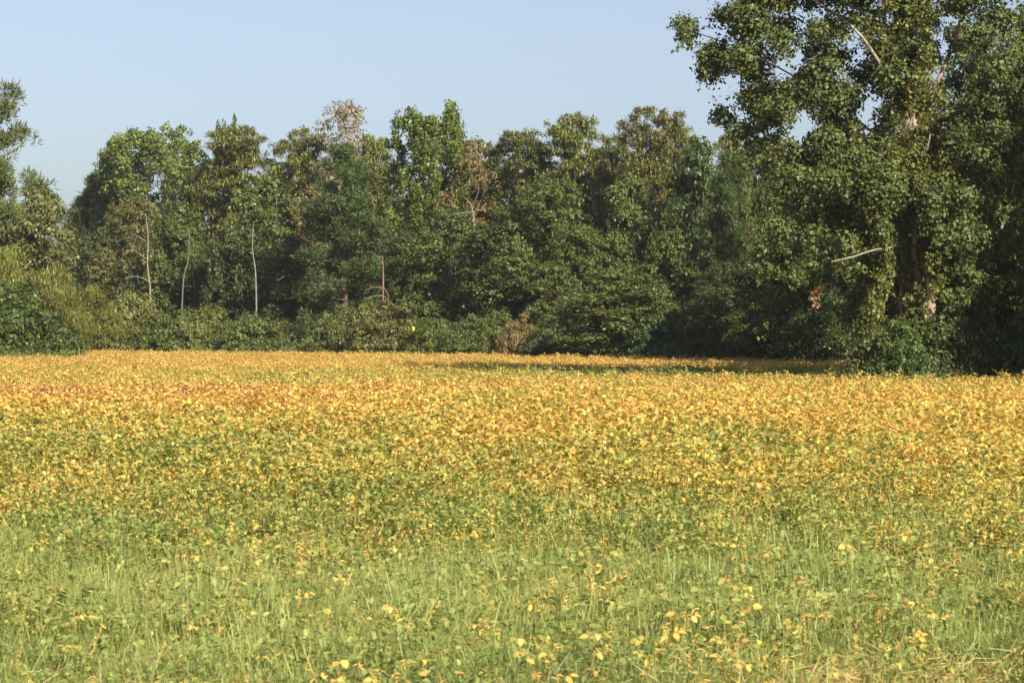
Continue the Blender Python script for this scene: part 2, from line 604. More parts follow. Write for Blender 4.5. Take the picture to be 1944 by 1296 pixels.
for s in range(3):          # loblolly pines: tufts along rising boughs
    rng = np.random.default_rng(400 + s)
    H, W = 13.0, 7.0
    path = trunk_path(rng, H * 0.96, 0.015, wob=0.06)
    tb, cb = MB(), MB()
    t = np.linspace(0, 1, 10)
    tube(tb, path, 0.19 * (1 - 0.88 * t), 8)
    tufts = []
    nb = 54 if s < 2 else 26
    for k in range(nb):
        u = (k + rng.random()) / nb
        z = H * ((0.12 if s < 2 else 0.42) + (0.85 if s < 2 else 0.55) * u)
        prof = np.interp(u, [0, 0.2, 0.6, 0.9, 1], [0.75, 1, 0.72, 0.3, 0.1])
        a_ = k * 2.399 + rng.normal() * 0.5
        r = W * 0.5 * prof * rng.uniform(0.6, 1.1)
        p0 = on_path(path, min(z, H * 0.95))
        e = p0 + np.array([math.cos(a_) * r, math.sin(a_) * r, r * rng.uniform(0.05, 0.4)])
        cv = curve(p0, e, np.array([0, 0, -0.12 * r]), 8)
        tube(tb, cv, np.linspace(0.055 * (1.1 - u), 0.012, 8), 5)
        for q in range(int(5 + 7 * prof)):
            w_ = rng.uniform(0.35, 1.02)
            b_ = p0 + (e - p0) * w_
            side = rng.normal(size=3) * np.array([0.42, 0.42, 0.16]) * (0.4 + 0.8 * w_ * prof)
            tufts.append((b_ + side + np.array([0, 0, 0.05]), np.full(3, rng.uniform(0.2, 0.36))))
    tufts.append((path[-1] + np.array([0, 0, 0.1]), np.full(3, 0.35)))
    crown_leaves(cb, rng, tufts, 46000 if s < 2 else 30000, 0.27, 0.05, 0.2, 26, 'needle', squash=0.9, inner=0.0)
    kit('pine', tb.mesh('trunk', M_PINE), cb.mesh('crown', M_NEEDLE), H, W)
for s in range(3):          # thin crowns on bare pale limbs
    rng = np.random.default_rng(500 + s)
    H, W = 14.0, 5.5
    path = trunk_path(rng, H * 0.9, 0.02, wob=0.2)
    lobes = gum_lobes(rng, H, W, 0.42, 20, 0.5, 1.0, 1.1, 0.5)
    tb, cb = MB(), MB()
    wood(tb, rng, path, 0.11, lobes, drop=1.0, rl=0.5, twig=4)
    crown_leaves(cb, rng, lobes, 7000, 0.16, 0.10, 0.3, 9, 'broad', inner=0.1)
    kit('sparse', tb.mesh('trunk', M_PALE), cb.mesh('crown', M_LEAF), H, W)
for s in range(4):          # small-leaved shrubs
    rng = np.random.default_rng(600 + s)
    H, W = 3.4, 4.4
    lobes = []
    for k in range(24):
        a_ = k * 2.399
        rr = math.sqrt((k + 0.5) / 24)
        w_ = rng.uniform(0.4, 0.85)
        z = (H - 0.5) * (1 - 0.75 * rr ** 2.0) * rng.uniform(0.55, 1.0)
        lobes.append((np.array([math.cos(a_) * rr * W * 0.42, math.sin(a_) * rr * W * 0.42, max(0.3, z)]), np.array([w_, w_, w_ * 0.85])))
    tb, cb = MB(), MB()
    for c_, rr in lobes[::2]:
        tube(tb, curve(np.array([c_[0] * 0.15, c_[1] * 0.15, 0.0]), c_, np.array([0, 0, 0.1]), 5), np.linspace(0.035, 0.01, 5), 5)
    crown_leaves(cb, rng, lobes, 17000, 0.135, 0.075, 0.26, 26, 'broad' if s < 3 else 'droop')
    kit('shrub', tb.mesh('stem', M_BARK), cb.mesh('foliage', M_LEAF), H, W)
for s in range(2):          # willow-like thickets: fine narrow leaves in plumes
    rng = np.random.default_rng(700 + s)
    H, W = 5.5, 5.0
    lobes = []
    for k in range(30):
        a_ = k * 2.399
        rr = math.sqrt((k + 0.5) / 30)
        w_ = rng.uniform(0.45, 0.8)
        z = (H - 0.8) * (1 - 0.6 * rr ** 2) * rng.uniform(0.45, 1.0)
        lobes.append((np.array([math.cos(a_) * rr * W * 0.42, math.sin(a_) * rr * W * 0.42, max(0.4, z)]), np.array([w_, w_, w_ * 1.1])))
    tb, cb = MB(), MB()
    for c_, rr in lobes[::2]:
        tube(tb, curve(np.array([c_[0] * 0.2, c_[1] * 0.2, 0.0]), c_, np.array([0, 0, 0.2]), 5), np.linspace(0.05, 0.012, 5), 5)
    crown_leaves(cb, rng, lobes, 24000, 0.2, 0.048, 0.32, 34, 'upright', squash=1.2)
    kit('willow', tb.mesh('stem', M_BARK), cb.mesh('foliage', M_LEAF), H, W)


rs_ = np.random.default_rng(17)


def plant_tree(kind, var, px, top, wpx, d, col, autumn, label, name=None, cat=None, group=None, rot=None, bark=None):
    tm, cm, H, W = KIT[kind][var % len(KIT[kind])]
    if d > 115 and kind not in ('shrub', 'willow'):
        d = d + 3.5      # leaves room for the belt of shrubs
    if name is None:
        name = {'broadleaf': 'broadleaf_tree', 'poplar': 'poplar_tree', 'cypress': 'cypress_tree', 'pine': 'pine_tree',
                'sparse': 'thin_tree', 'shrub': 'shrub', 'willow': 'willow_shrub'}[kind]
    e = bpy.data.objects.new(name, None)
    e.empty_display_size = 0.5
    C.objects.link(e)
    e.location = (gx(px, d), d, 0.0)
    if kind == 'shrub':
        top = top + rs_.uniform(-30, 10)
        wpx = wpx * rs_.uniform(0.85, 1.2)
    h = gz(top, d)
    wf = {'broadleaf': 1.22, 'poplar': 1.25, 'cypress': 1.25, 'pine': 1.15, 'sparse': 1.25, 'shrub': 1.12, 'willow': 1.12}[kind]
    e.scale = (wf * wpx / F * d / W, wf * wpx / F * d / W, h / H)
    e.rotation_euler = (0, 0, rot if rot is not None else float(R.uniform(0, 6.28)))
    shrub = kind in ('shrub', 'willow')
    tag(e, label, cat or ('shrub' if shrub else 'tree'), group or ('shrubs along the edge of the field' if shrub else 'trees of the wood behind the field'))
    t = link('stem' if shrub else 'trunk', tm, e)
    if bark is not None:
        t.material_slots[0].link = 'OBJECT'
        t.material_slots[0].material = bark
    c = link('foliage' if shrub else 'crown', cm, e)
    if kind == 'cypress':
        col = tuple(v * 1.4 for v in col)
    if shrub:
        k_ = rs_.uniform(0.9, 1.45)
        col = (col[0] * k_ * rs_.uniform(0.88, 1.15), col[1] * k_, col[2] * k_ * rs_.uniform(0.8, 1.3))
    c.color = (*col, autumn)
    return e


# colours of the foliage (reflectance)
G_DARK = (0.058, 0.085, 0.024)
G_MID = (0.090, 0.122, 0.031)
G_BLUE = (0.064, 0.097, 0.031)
G_YEL = (0.110, 0.142, 0.038)
OLIVE = (0.125, 0.142, 0.042)
OLIVE_D = (0.094, 0.110, 0.035)
BROWN = (0.165, 0.138, 0.062)
PINK = (0.21, 0.18, 0.115)
POP = (0.135, 0.185, 0.048)

TREES = [
    # kind, variant, column, top row, width, distance, colour, turned, label
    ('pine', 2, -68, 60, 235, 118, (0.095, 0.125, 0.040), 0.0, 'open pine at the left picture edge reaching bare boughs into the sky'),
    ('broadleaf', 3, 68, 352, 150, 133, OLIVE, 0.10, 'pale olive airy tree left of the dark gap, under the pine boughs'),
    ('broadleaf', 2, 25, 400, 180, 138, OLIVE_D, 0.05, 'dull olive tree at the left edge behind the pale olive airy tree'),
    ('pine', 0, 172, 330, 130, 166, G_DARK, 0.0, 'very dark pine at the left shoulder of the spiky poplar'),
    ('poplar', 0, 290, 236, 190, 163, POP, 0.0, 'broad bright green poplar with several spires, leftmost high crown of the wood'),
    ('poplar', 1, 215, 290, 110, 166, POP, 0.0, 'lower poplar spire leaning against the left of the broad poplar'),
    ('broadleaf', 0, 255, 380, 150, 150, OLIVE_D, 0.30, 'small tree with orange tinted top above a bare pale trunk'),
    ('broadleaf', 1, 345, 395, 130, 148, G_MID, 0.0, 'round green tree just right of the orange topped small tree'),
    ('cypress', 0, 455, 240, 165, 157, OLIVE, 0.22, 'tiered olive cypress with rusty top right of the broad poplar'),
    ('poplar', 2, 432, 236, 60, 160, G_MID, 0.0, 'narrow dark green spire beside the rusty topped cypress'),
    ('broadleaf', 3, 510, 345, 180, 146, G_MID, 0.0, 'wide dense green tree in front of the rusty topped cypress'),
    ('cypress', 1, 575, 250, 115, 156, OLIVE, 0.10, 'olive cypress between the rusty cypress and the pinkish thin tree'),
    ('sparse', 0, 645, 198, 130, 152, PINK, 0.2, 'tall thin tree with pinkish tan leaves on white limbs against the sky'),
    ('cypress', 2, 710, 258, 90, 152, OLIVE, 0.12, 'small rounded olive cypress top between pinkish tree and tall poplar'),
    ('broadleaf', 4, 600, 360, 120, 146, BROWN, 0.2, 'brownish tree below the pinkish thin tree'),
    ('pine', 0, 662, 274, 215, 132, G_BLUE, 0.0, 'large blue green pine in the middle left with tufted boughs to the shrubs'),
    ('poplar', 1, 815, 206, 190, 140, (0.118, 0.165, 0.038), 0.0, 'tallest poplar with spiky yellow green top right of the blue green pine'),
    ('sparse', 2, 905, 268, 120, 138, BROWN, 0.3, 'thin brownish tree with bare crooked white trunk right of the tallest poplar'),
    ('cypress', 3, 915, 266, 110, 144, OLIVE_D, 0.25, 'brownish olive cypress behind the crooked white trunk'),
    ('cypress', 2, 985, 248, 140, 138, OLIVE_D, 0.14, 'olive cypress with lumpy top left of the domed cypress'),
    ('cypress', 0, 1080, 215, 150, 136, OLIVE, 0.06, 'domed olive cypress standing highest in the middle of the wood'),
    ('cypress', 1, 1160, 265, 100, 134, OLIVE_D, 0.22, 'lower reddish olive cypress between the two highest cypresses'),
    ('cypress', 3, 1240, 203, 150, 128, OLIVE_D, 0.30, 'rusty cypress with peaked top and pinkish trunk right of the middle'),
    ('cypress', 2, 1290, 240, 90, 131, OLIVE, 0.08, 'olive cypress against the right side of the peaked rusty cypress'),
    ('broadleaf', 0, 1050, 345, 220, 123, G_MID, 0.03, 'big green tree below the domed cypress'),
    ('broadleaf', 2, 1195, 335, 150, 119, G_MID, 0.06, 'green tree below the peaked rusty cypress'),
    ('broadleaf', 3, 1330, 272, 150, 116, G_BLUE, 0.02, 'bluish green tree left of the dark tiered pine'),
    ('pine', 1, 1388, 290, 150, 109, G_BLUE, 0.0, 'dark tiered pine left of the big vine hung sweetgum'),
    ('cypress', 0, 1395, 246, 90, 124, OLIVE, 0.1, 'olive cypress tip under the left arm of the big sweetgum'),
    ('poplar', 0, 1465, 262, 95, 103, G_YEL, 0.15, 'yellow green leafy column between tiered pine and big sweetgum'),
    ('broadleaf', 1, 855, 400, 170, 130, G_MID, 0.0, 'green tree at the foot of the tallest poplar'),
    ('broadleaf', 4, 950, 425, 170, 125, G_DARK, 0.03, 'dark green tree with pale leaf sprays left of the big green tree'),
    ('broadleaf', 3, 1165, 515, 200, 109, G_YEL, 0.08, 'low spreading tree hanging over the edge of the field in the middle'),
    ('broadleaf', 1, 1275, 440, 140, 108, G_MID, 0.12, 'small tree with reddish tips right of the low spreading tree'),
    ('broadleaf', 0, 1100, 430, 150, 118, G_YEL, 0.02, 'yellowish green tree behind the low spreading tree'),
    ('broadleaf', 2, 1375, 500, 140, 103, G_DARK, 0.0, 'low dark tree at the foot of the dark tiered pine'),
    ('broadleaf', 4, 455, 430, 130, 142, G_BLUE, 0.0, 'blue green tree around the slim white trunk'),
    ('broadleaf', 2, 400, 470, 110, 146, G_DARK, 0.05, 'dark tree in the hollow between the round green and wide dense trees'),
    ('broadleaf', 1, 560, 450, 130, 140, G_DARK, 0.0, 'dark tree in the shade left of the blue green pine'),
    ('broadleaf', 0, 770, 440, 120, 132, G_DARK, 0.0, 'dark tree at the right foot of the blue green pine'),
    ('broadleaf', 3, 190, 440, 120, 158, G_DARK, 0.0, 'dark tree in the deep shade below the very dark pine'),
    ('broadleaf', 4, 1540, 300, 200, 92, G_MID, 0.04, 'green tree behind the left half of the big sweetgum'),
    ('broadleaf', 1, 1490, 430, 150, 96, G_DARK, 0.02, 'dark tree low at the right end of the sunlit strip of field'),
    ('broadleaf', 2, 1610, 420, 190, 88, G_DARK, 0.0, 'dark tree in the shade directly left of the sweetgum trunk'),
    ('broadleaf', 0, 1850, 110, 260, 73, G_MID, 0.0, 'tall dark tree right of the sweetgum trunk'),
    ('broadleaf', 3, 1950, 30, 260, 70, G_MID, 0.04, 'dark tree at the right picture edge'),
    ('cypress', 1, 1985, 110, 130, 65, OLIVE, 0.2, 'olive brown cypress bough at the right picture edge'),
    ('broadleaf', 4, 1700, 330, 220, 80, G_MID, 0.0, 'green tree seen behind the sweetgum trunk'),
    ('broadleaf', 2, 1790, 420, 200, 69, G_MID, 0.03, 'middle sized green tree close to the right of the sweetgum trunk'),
]
for k in TREES:
    plant_tree(*k)

SHRUBS = [
    ('shrub', 0, 45, 530, 215, 111, G_DARK, 0.0, 'dense dark green bush at the left end standing out into the field'),
    ('shrub', 2, -60, 560, 180, 109, G_DARK, 0.0, 'dark bush cut by the left picture edge'),
    ('willow', 0, 75, 462, 190, 121, OLIVE, 0.10, 'tall olive willow thicket behind the dense dark bush'),
    ('willow', 1, 5, 475, 150, 118, G_YEL, 0.0, 'grey green willow thicket at the left edge above the dark bush'),
    ('willow', 1, 178, 545, 130, 146, OLIVE, 0.0, 'fine leaved olive bush right of the dense dark bush'),
    ('shrub', 1, 255, 568, 130, 148, OLIVE, 0.10, 'olive shrub below the bare pale trunk'),
    ('shrub', 3, 330, 562, 130, 145, G_YEL, 0.08, 'green shrub below the round green tree'),
    ('shrub', 0, 405, 575, 120, 143, OLIVE_D, 0.12, 'brownish shrub left of the slim white trunk'),
    ('shrub', 2, 500, 590, 150, 139, G_YEL, 0.05, 'rounded olive green shrub right of the slim white trunk'),
    ('shrub', 1, 590, 610, 120, 136, G_YEL, 0.0, 'low green shrub left of the blue green pine foot'),
    ('shrub', 3, 665, 590, 140, 132, OLIVE, 0.1, 'olive shrub under the blue green pine'),
    ('shrub', 0, 745, 580, 150, 130, OLIVE_D, 0.18, 'brown tinged shrub beside the yellow marker'),
    ('shrub', 1, 820, 605, 110, 127, G_YEL, 0.0, 'green shrub right of the yellow marker'),
    ('shrub', 2, 895, 608, 150, 123, G_MID, 0.02, 'rounded green shrub below the dark green tree with pale sprays'),
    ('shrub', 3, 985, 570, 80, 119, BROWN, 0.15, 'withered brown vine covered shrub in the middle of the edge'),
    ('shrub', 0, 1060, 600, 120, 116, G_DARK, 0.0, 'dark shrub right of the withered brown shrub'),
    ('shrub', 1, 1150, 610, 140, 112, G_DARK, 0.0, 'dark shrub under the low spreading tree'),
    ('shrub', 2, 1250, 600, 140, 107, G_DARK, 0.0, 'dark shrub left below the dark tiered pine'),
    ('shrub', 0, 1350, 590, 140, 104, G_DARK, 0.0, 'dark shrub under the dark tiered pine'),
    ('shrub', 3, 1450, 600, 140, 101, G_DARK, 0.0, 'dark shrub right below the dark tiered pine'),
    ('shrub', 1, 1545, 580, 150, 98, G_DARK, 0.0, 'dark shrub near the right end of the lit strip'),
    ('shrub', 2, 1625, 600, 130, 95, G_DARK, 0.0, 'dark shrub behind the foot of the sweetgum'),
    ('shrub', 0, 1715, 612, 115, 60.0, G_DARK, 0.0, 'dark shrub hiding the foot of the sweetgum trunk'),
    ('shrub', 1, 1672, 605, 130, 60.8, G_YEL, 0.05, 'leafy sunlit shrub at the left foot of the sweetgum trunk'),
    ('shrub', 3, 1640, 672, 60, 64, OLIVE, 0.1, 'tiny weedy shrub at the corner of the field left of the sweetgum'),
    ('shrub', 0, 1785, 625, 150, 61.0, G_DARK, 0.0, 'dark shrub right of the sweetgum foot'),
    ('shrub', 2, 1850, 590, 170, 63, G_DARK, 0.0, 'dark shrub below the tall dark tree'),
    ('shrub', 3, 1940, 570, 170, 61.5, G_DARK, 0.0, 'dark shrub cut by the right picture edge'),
    ('shrub', 2, 215, 590, 110, 147, G_YEL, 0.05, 'yellow green shrub between the fine leaved bush and the olive shrub'),
    ('shrub', 0, 292, 585, 110, 145.5, OLIVE, 0.08, 'light olive shrub right of the bare pale trunk foot'),
    ('shrub', 1, 368, 590, 110, 143, G_YEL, 0.06, 'yellow green shrub left of the brownish shrub'),
    ('shrub', 3, 450, 592, 110, 140.5, OLIVE, 0.08, 'light olive shrub at the foot of the slim white trunk'),
    ('shrub', 0, 545, 600, 110, 137, OLIVE, 0.05, 'light olive shrub right of the rounded olive green shrub'),
    ('shrub', 2, 628, 600, 100, 134, G_YEL, 0.04, 'yellow green shrub under the left boughs of the blue green pine'),
    ('shrub', 1, 705, 595, 100, 131, G_YEL, 0.06, 'yellow green shrub under the right boughs of the blue green pine'),
    ('shrub', 3, 855, 615, 90, 125, OLIVE, 0.05, 'small light olive shrub left of the rounded green shrub'),
    ('shrub', 0, 945, 612, 90, 121.5, G_YEL, 0.05, 'yellow green shrub left of the withered brown shrub'),
]
for k in SHRUBS:
    plant_tree(*k)

# second row of the wood, seen only through gaps
rng = np.random.default_rng(31)
for q, px in enumerate(range(-40, 2100, 95)):
    d = float(np.interp(px, [0, 150, 1000, 1500, 2000], [150, 178, 150, 125, 92])) + rng.uniform(0, 8)
    top = float(np.interp(px, [0, 130, 200, 300, 1300, 1500, 2000], [440, 400, 360, 320, 300, 300, 200])) + rng.uniform(0, 50)
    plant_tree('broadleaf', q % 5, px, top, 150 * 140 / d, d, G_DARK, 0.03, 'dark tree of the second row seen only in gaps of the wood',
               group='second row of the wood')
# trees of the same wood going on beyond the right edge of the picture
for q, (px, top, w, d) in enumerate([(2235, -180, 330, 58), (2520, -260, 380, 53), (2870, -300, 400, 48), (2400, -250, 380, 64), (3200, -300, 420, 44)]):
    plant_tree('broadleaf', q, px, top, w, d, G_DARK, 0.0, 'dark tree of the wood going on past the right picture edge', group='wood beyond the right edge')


# ------------------------------------------------------------------ single trunks seen in gaps of the wood
rg_t = np.random.default_rng(3)


def bare_trunk(name, pts, r, d, mat, label, limbs=()):
    e = bpy.data.objects.new(name, None)
    C.objects.link(e)
    base = at(*pts[0], d)
    e.location = (base[0], d, 0)
    P = np.array([at(p[0], p[1], d) for p in pts]) - np.array([base[0], d, 0])
    P[0, 2] = min(P[0, 2], 0.0)
    P[:, 1] += np.linspace(1.3, 3.2, len(P))
    P[1:, 0] += rg_t.normal(size=len(P) - 1) * 0.035
    P = smooth_path(P, 3 * len(pts))
    mb = MB()
    tube(mb, P, np.linspace(r * 0.8, r * 0.3, len(P)), 7)
    link('trunk', mb.mesh('trunk', mat, True), e)
    for l in limbs:
        mb = MB()
        Q = np.array([at(p[0], p[1], d) for p in l]) - np.array([base[0], d, 0])
        Q[:, 1] -= np.linspace(-1.6, -0.5, len(l))
        Q = smooth_path(Q, 3 * len(l))
        tube(mb, Q, np.linspace(r * 0.5, r * 0.15, len(Q)), 5)
        link('limb', mb.mesh('limb', mat, True), e)
    return tag(e, label, 'tree', 'bare trunks showing in the wood')


bare_trunk('bare_trunk', [(277, 662), (275, 560), (272, 500), (268, 450), (262, 400)], 0.085, 146.5, M_DULL,
           'bare pale trunk with three crooked limbs under the orange topped small tree',
           [[(270, 490), (255, 478), (247, 470)], [(268, 455), (252, 445), (243, 440)], [(275, 533), (255, 524), (235, 528)]])
bare_trunk('bare_trunk', [(482, 665), (481, 570), (477, 510), (472, 470), (470, 420)], 0.075, 139.5, M_DULL,
           'slim white bare trunk in front of the blue green tree')
bare_trunk('bare_trunk', [(338, 660), (340, 540), (343, 490), (346, 440)], 0.07, 145, M_BARK,
           'grey bare trunk below the round green tree')
bare_trunk('bare_trunk', [(905, 672), (903, 500), (898, 410), (892, 382), (882, 370)], 0.08, 127.5, M_DULL,
           'crooked white dead trunk right of the tallest poplar', [[(900, 400), (880, 402), (862, 406)], [(896, 390), (908, 360), (905, 342)]])
bare_trunk('dead_snag', [(722, 665), (724, 560), (722, 510), (720, 485)], 0.085, 128.5, M_PINE,
           'broken reddish snag with bare boughs at the right side of the blue green pine',
           [[(722, 500), (708, 480), (695, 476)], [(723, 545), (705, 545), (692, 552)], [(723, 560), (705, 562), (690, 570)], [(726, 545), (735, 560), (737, 575)]])

# ------------------------------------------------------------------ the big sweetgum hung with vines
D0 = 62.0
rng = np.random.default_rng(900)
big = bpy.data.objects.new('sweetgum_tree', None)
C.objects.link(big)
BX = gx(1716, D0)
big.location = (BX, D0, 0)
tag(big, 'big sweetgum with tall vine hung trunk and spreading crown at the right', 'tree')
O = np.array([BX, D0, 0.0])


def lp(px, py, dy=0.0):
    return at(px, py, D0 + dy) - O


tb = MB()
tp = smooth_path([lp(1714, 757), lp(1716, 690), lp(1720, 600), lp(1726, 520), lp(1722, 440), lp(1719, 360), lp(1724, 290), lp(1729, 220),
                  lp(1722, 130, .2), lp(1706, 30, .3), lp(1700, -80, .2), lp(1708, -240, 0), lp(1704, -420, 0)], 40)
tube(tb, tp, np.interp(np.linspace(0, 1, 40), [0, 0.06, 0.2, 0.6, 1], [0.36, 0.26, 0.23, 0.22, 0.05]), 12)
link('trunk', tb.mesh('trunk', M_GUMBARK, True), big)
LIMBS = [([(1722, 200, 0), (1668, 118, -.6), (1628, 62, -1.0), (1565, 14, -1.3), (1470, -40, -1.4)], 0.085, M_PALE),
         ([(1730, 235, 0), (1775, 165, -.3), (1806, 92, -.5), (1832, 22, -.6), (1870, -100, -.5)], 0.12, M_GUMBARK),
         ([(1722, 290, 0), (1640, 240, .6), (1540, 165, 1.0), (1420, 100, 1.0), (1320, 62, .6)], 0.06, M_GUMBARK),
         ([(1722, 330, 0), (1660, 330, -.4), (1600, 330, -.4), (1510, 310, -.4)], 0.06, M_GUMBARK),
         ([(1726, 160, 0), (1700, 120, -.8), (1684, 160, -1.2), (1676, 185, -1.3)], 0.045, M_PALE),
         ([(1722, 380, 0), (1690, 420, -.4), (1650, 440, -.6), (1560, 450, -.6)], 0.05, M_GUMBARK),
         ([(1728, 260, 0), (1800, 230, .8), (1870, 190, 1.2), (1940, 120, 1.2)], 0.06, M_GUMBARK),
         ([(1704, 0, 0), (1650, -80, -.6), (1560, -170, -1)], 0.10, M_GUMBARK),
         ([(1704, -40, 0), (1770, -120, .4), (1830, -220, .5)], 0.09, M_GUMBARK)]
for pts, r, mat in LIMBS:
    b_ = MB()
    Q = smooth_path([lp(*p) for p in pts], 14)
    tube(b_, Q, np.linspace(r * 0.75, r * 0.2, 14), 7)
    link('limb', b_.mesh('limb', mat, True), big)
for pts, r, lab in [([(1722, 466, 0), (1662, 474, -2.2), (1620, 487, -3.0), (1578, 497, -3.3)], 0.035, 'bare white dead branch'),
                    ([(1740, 318, 0), (1758, 286, -.7), (1766, 254, -.9)], 0.05, 'broken pale branch stub'),
                    ([(1745, 478, -.2), (1775, 466, -1.2), (1806, 461, -1.5)], 0.035, 'bare reddish dead branch')]:
    b_ = MB()
    Q = smooth_path([lp(*p) for p in pts], 10)
    tube(b_, Q, np.linspace(r, r * 0.4, 10), 6)
    o = link('dead_branch', b_.mesh('dead_branch', M_PALE, True), big)
    o['label'] = lab

BL = [(1330, 62, 42), (1390, 75, 52), (1450, 62, 52), (1415, 125, 45), (1478, 150, 55), (1352, 118, 28), (1306, 28, 24), (1400, 8, 36),
      (1290, 60, 16), (1345, 145, 14), (1510, 22, 45), (1600, -20, 65), (1560, 90, 46), (1562, 172, 55), (1490, 212, 55), (1440, 195, 42), (1415, 250, 40),
      (1395, 240, 25), (1500, 285, 52), (1580, 262, 62), (1640, 205, 55), (1650, 300, 60), (1560, 345, 52), (1640, 385, 55), (1600, 435, 50),
      (1530, 480, 42), (1492, 498, 36), (1545, 520, 32), (1660, 462, 50), (1682, 405, 46), (1700, 520, 36), (1640, 555, 28), (1505, 540, 22),
      (1760, 335, 48), (1800, 402, 44), (1790, 462, 42), (1822, 300, 56), (1852, 205, 56), (1800, 250, 46), (1872, 105, 56), (1932, 100, 46),
      (1780, 40, 56), (1852, 22, 56), (1700, 62, 56), (1650, 20, 56), (1822, 522, 36), (1838, 562, 24), (1775, 540, 28), (1745, 395, 40), (1690, 345, 45),
      (1690, 250, 35), (1760, 200, 35), (1700, -80, 95), (1600, -100, 85), (1800, -80, 95), (1500, -60, 65), (1900, -40, 75), (1700, -200, 100),
      (1620, -220, 80), (1780, -220, 85), (1700, -320, 90), (1460, 270, 35), (1540, 420, 36), (1590, 500, 30), (1670, 600, 22), (1690, 610, 32), (1655, 645, 30), (1745, 615, 30), (1795, 590, 32), (1805, 640, 34), (1765, 650, 30), (1700, 565, 30), (1620, 520, 24), (1580, 400, 40), (1620, 330, 40), (1850, 300, 45), (1870, 400, 45), (1850, 470, 40), (1900, 200, 45), (1910, 300, 45)]
lobes = []
for px, py, r in BL:
    r_ = r / F * D0
    nrep = (5 if py > 230 else 4) if r > 30 else 2
    for rep in range(nrep):
        dy = rng.uniform(-2.6, 0.4) if rep % 2 == 0 else rng.uniform(0.4, 3.2)
        jit = rng.normal(size=2) * r * 0.6
        if abs(px + jit[0] - 1724) < (52 if (185 < py + jit[1] < 290 or 440 < py + jit[1] < 640) else 30) and 150 < py < 660:
            dy = abs(dy) + 0.7
        q_ = rng.uniform(0.24, 0.55)
        lobes.append((lp(px + jit[0], py + jit[1] + 4, dy), np.array([r_ * q_ * 1.15, r_ * q_ * 1.2, r_ * q_ * 0.8])))
cb = MB()
crown_leaves(cb, rng, lobes, 210000, 0.088, 0.07, 0.2, 17, 'broad', squash=1.0, shape='lobed', inner=0.2, up=0.35)
cr = link('crown', cb.mesh('crown', M_GUM), big)
cr.color = (0.084, 0.114, 0.035, 0.03)

# vines up the trunk and curtains hanging from the limbs
vb = MB()
for s in range(46):
    t = rng.uniform(0.04, 0.78)
    k = int(t * 39)
    p = tp[k] + np.array([rng.uniform(-.3, .3), -0.25, rng.uniform(-.5, .3)])
    q = p + np.array([rng.uniform(-.15, .15), -0.15, -rng.uniform(0.8, 2.4)])
    tube(vb, curve(p, q, rng.normal(size=3) * 0.08, 7), np.full(7, 0.009), 4)
tag(link('vine_stem', vb.mesh('vine_stem', M_PALE), big), kind='stuff')
vb = MB()
vl = []
for s in range(330):
    k = int(rng.uniform(0.02, 0.80) * 39)
    row = HZ - (tp[k, 2] - HC) * F / D0
    if (190 < row < 275 or 350 < row < 400 or 455 < row < 620) and rng.random() < 0.8:
        continue
    vl.append((tp[k] + np.array([rng.normal() * 0.42, rng.uniform(-0.75, 0.0), rng.normal() * 0.25]), np.array([0.2, 0.18, 0.32]) * rng.uniform(0.6, 1.4)))
for px, py in [(1700, 300), (1760, 440), (1765, 370), (1680, 500), (1665, 560), (1690, 430), (1660, 340), (1600, 300), (1780, 500), (1620, 250), (1740, 130), (1748, 90), (1755, 60)]:
    for j in range(5):
        vl.append((lp(px + rng.normal() * 8, py + j * 14, rng.uniform(-2.2, -0.6)), np.array([0.16, 0.16, 0.28]) * rng.uniform(0.7, 1.2)))
crown_leaves(vb, rng, vl, 64000, 0.085, 0.06, 0.16, 14, 'droop', inner=0.2)
v = link('vine', vb.mesh('vine', M_LEAF), big)
v.color = (0.130, 0.155, 0.045, 0.2)
# hanging cluster of dead leaves
vb = MB()
dl = [(lp(1548 + dx, 545 + dy, -2.8), np.array([0.09, 0.09, 0.13])) for dx, dy in [(0, 0), (-1, 10), (3, 18), (1, 27), (12, 12), (-4, 20)]]
crown_leaves(vb, rng, dl, 130, 0.10, 0.06, 0.08, 16, 'droop', inner=0.0)
v = link('dead_leaf_cluster', vb.mesh('dead_leaf_cluster', M_LEAF), big)
v.color = (0.20, 0.115, 0.058, 0.0)
v['label'] = 'hanging bunch of orange dead leaves'

# leaning companion stems right of the trunk
e = bpy.data.objects.new('leaning_tree', None)
C.objects.link(e)
e.location = (gx(1758, 61.6), 61.6, 0)
tag(e, 'pale leaning stems close to the right of the sweetgum trunk, half covered by vines', 'tree')
OO = np.array([gx(1758, 61.6), 61.6, 0])
for pts, r in [([(1757, 757), (1757, 610), (1748, 560), (1738, 515), (1736, 460), (1744, 380)], 0.12),
               ([(1772, 757), (1768, 600), (1764, 540), (1758, 490), (1757, 460), (1764, 380), (1770, 330)], 0.15)]:
    b_ = MB()
    Q = smooth_path([at(p[0], p[1], 61.4) - OO for p in pts], 20)
    tube(b_, Q, np.linspace(r, r * 0.6, 20), 9)
    link('trunk', b_.mesh('trunk', M_GUMBARK, True), e)
b_ = MB()
ll = [(at(px, py, 61.2 + rng.uniform(-.6, .6)) - OO, np.array([0.22, 0.22, 0.26]) * rng.uniform(.8, 1.4)) for px, py in
      [(1790, 400), (1800, 380), (1775, 360), (1810, 430), (1785, 440), (1800, 500), (1815, 470), (1770, 420), (1745, 630), (1760, 640), (1735, 600), (1790, 520), (1830, 550), (1750, 340), (1780, 320), (1800, 340)]]
crown_leaves(b_, rng, ll, 8000, 0.11, 0.08, 0.2, 18, 'droop', inner=0.1)
c = link('crown', b_.mesh('crown', M_LEAF), e)
c.color = (*OLIVE, 0.15)

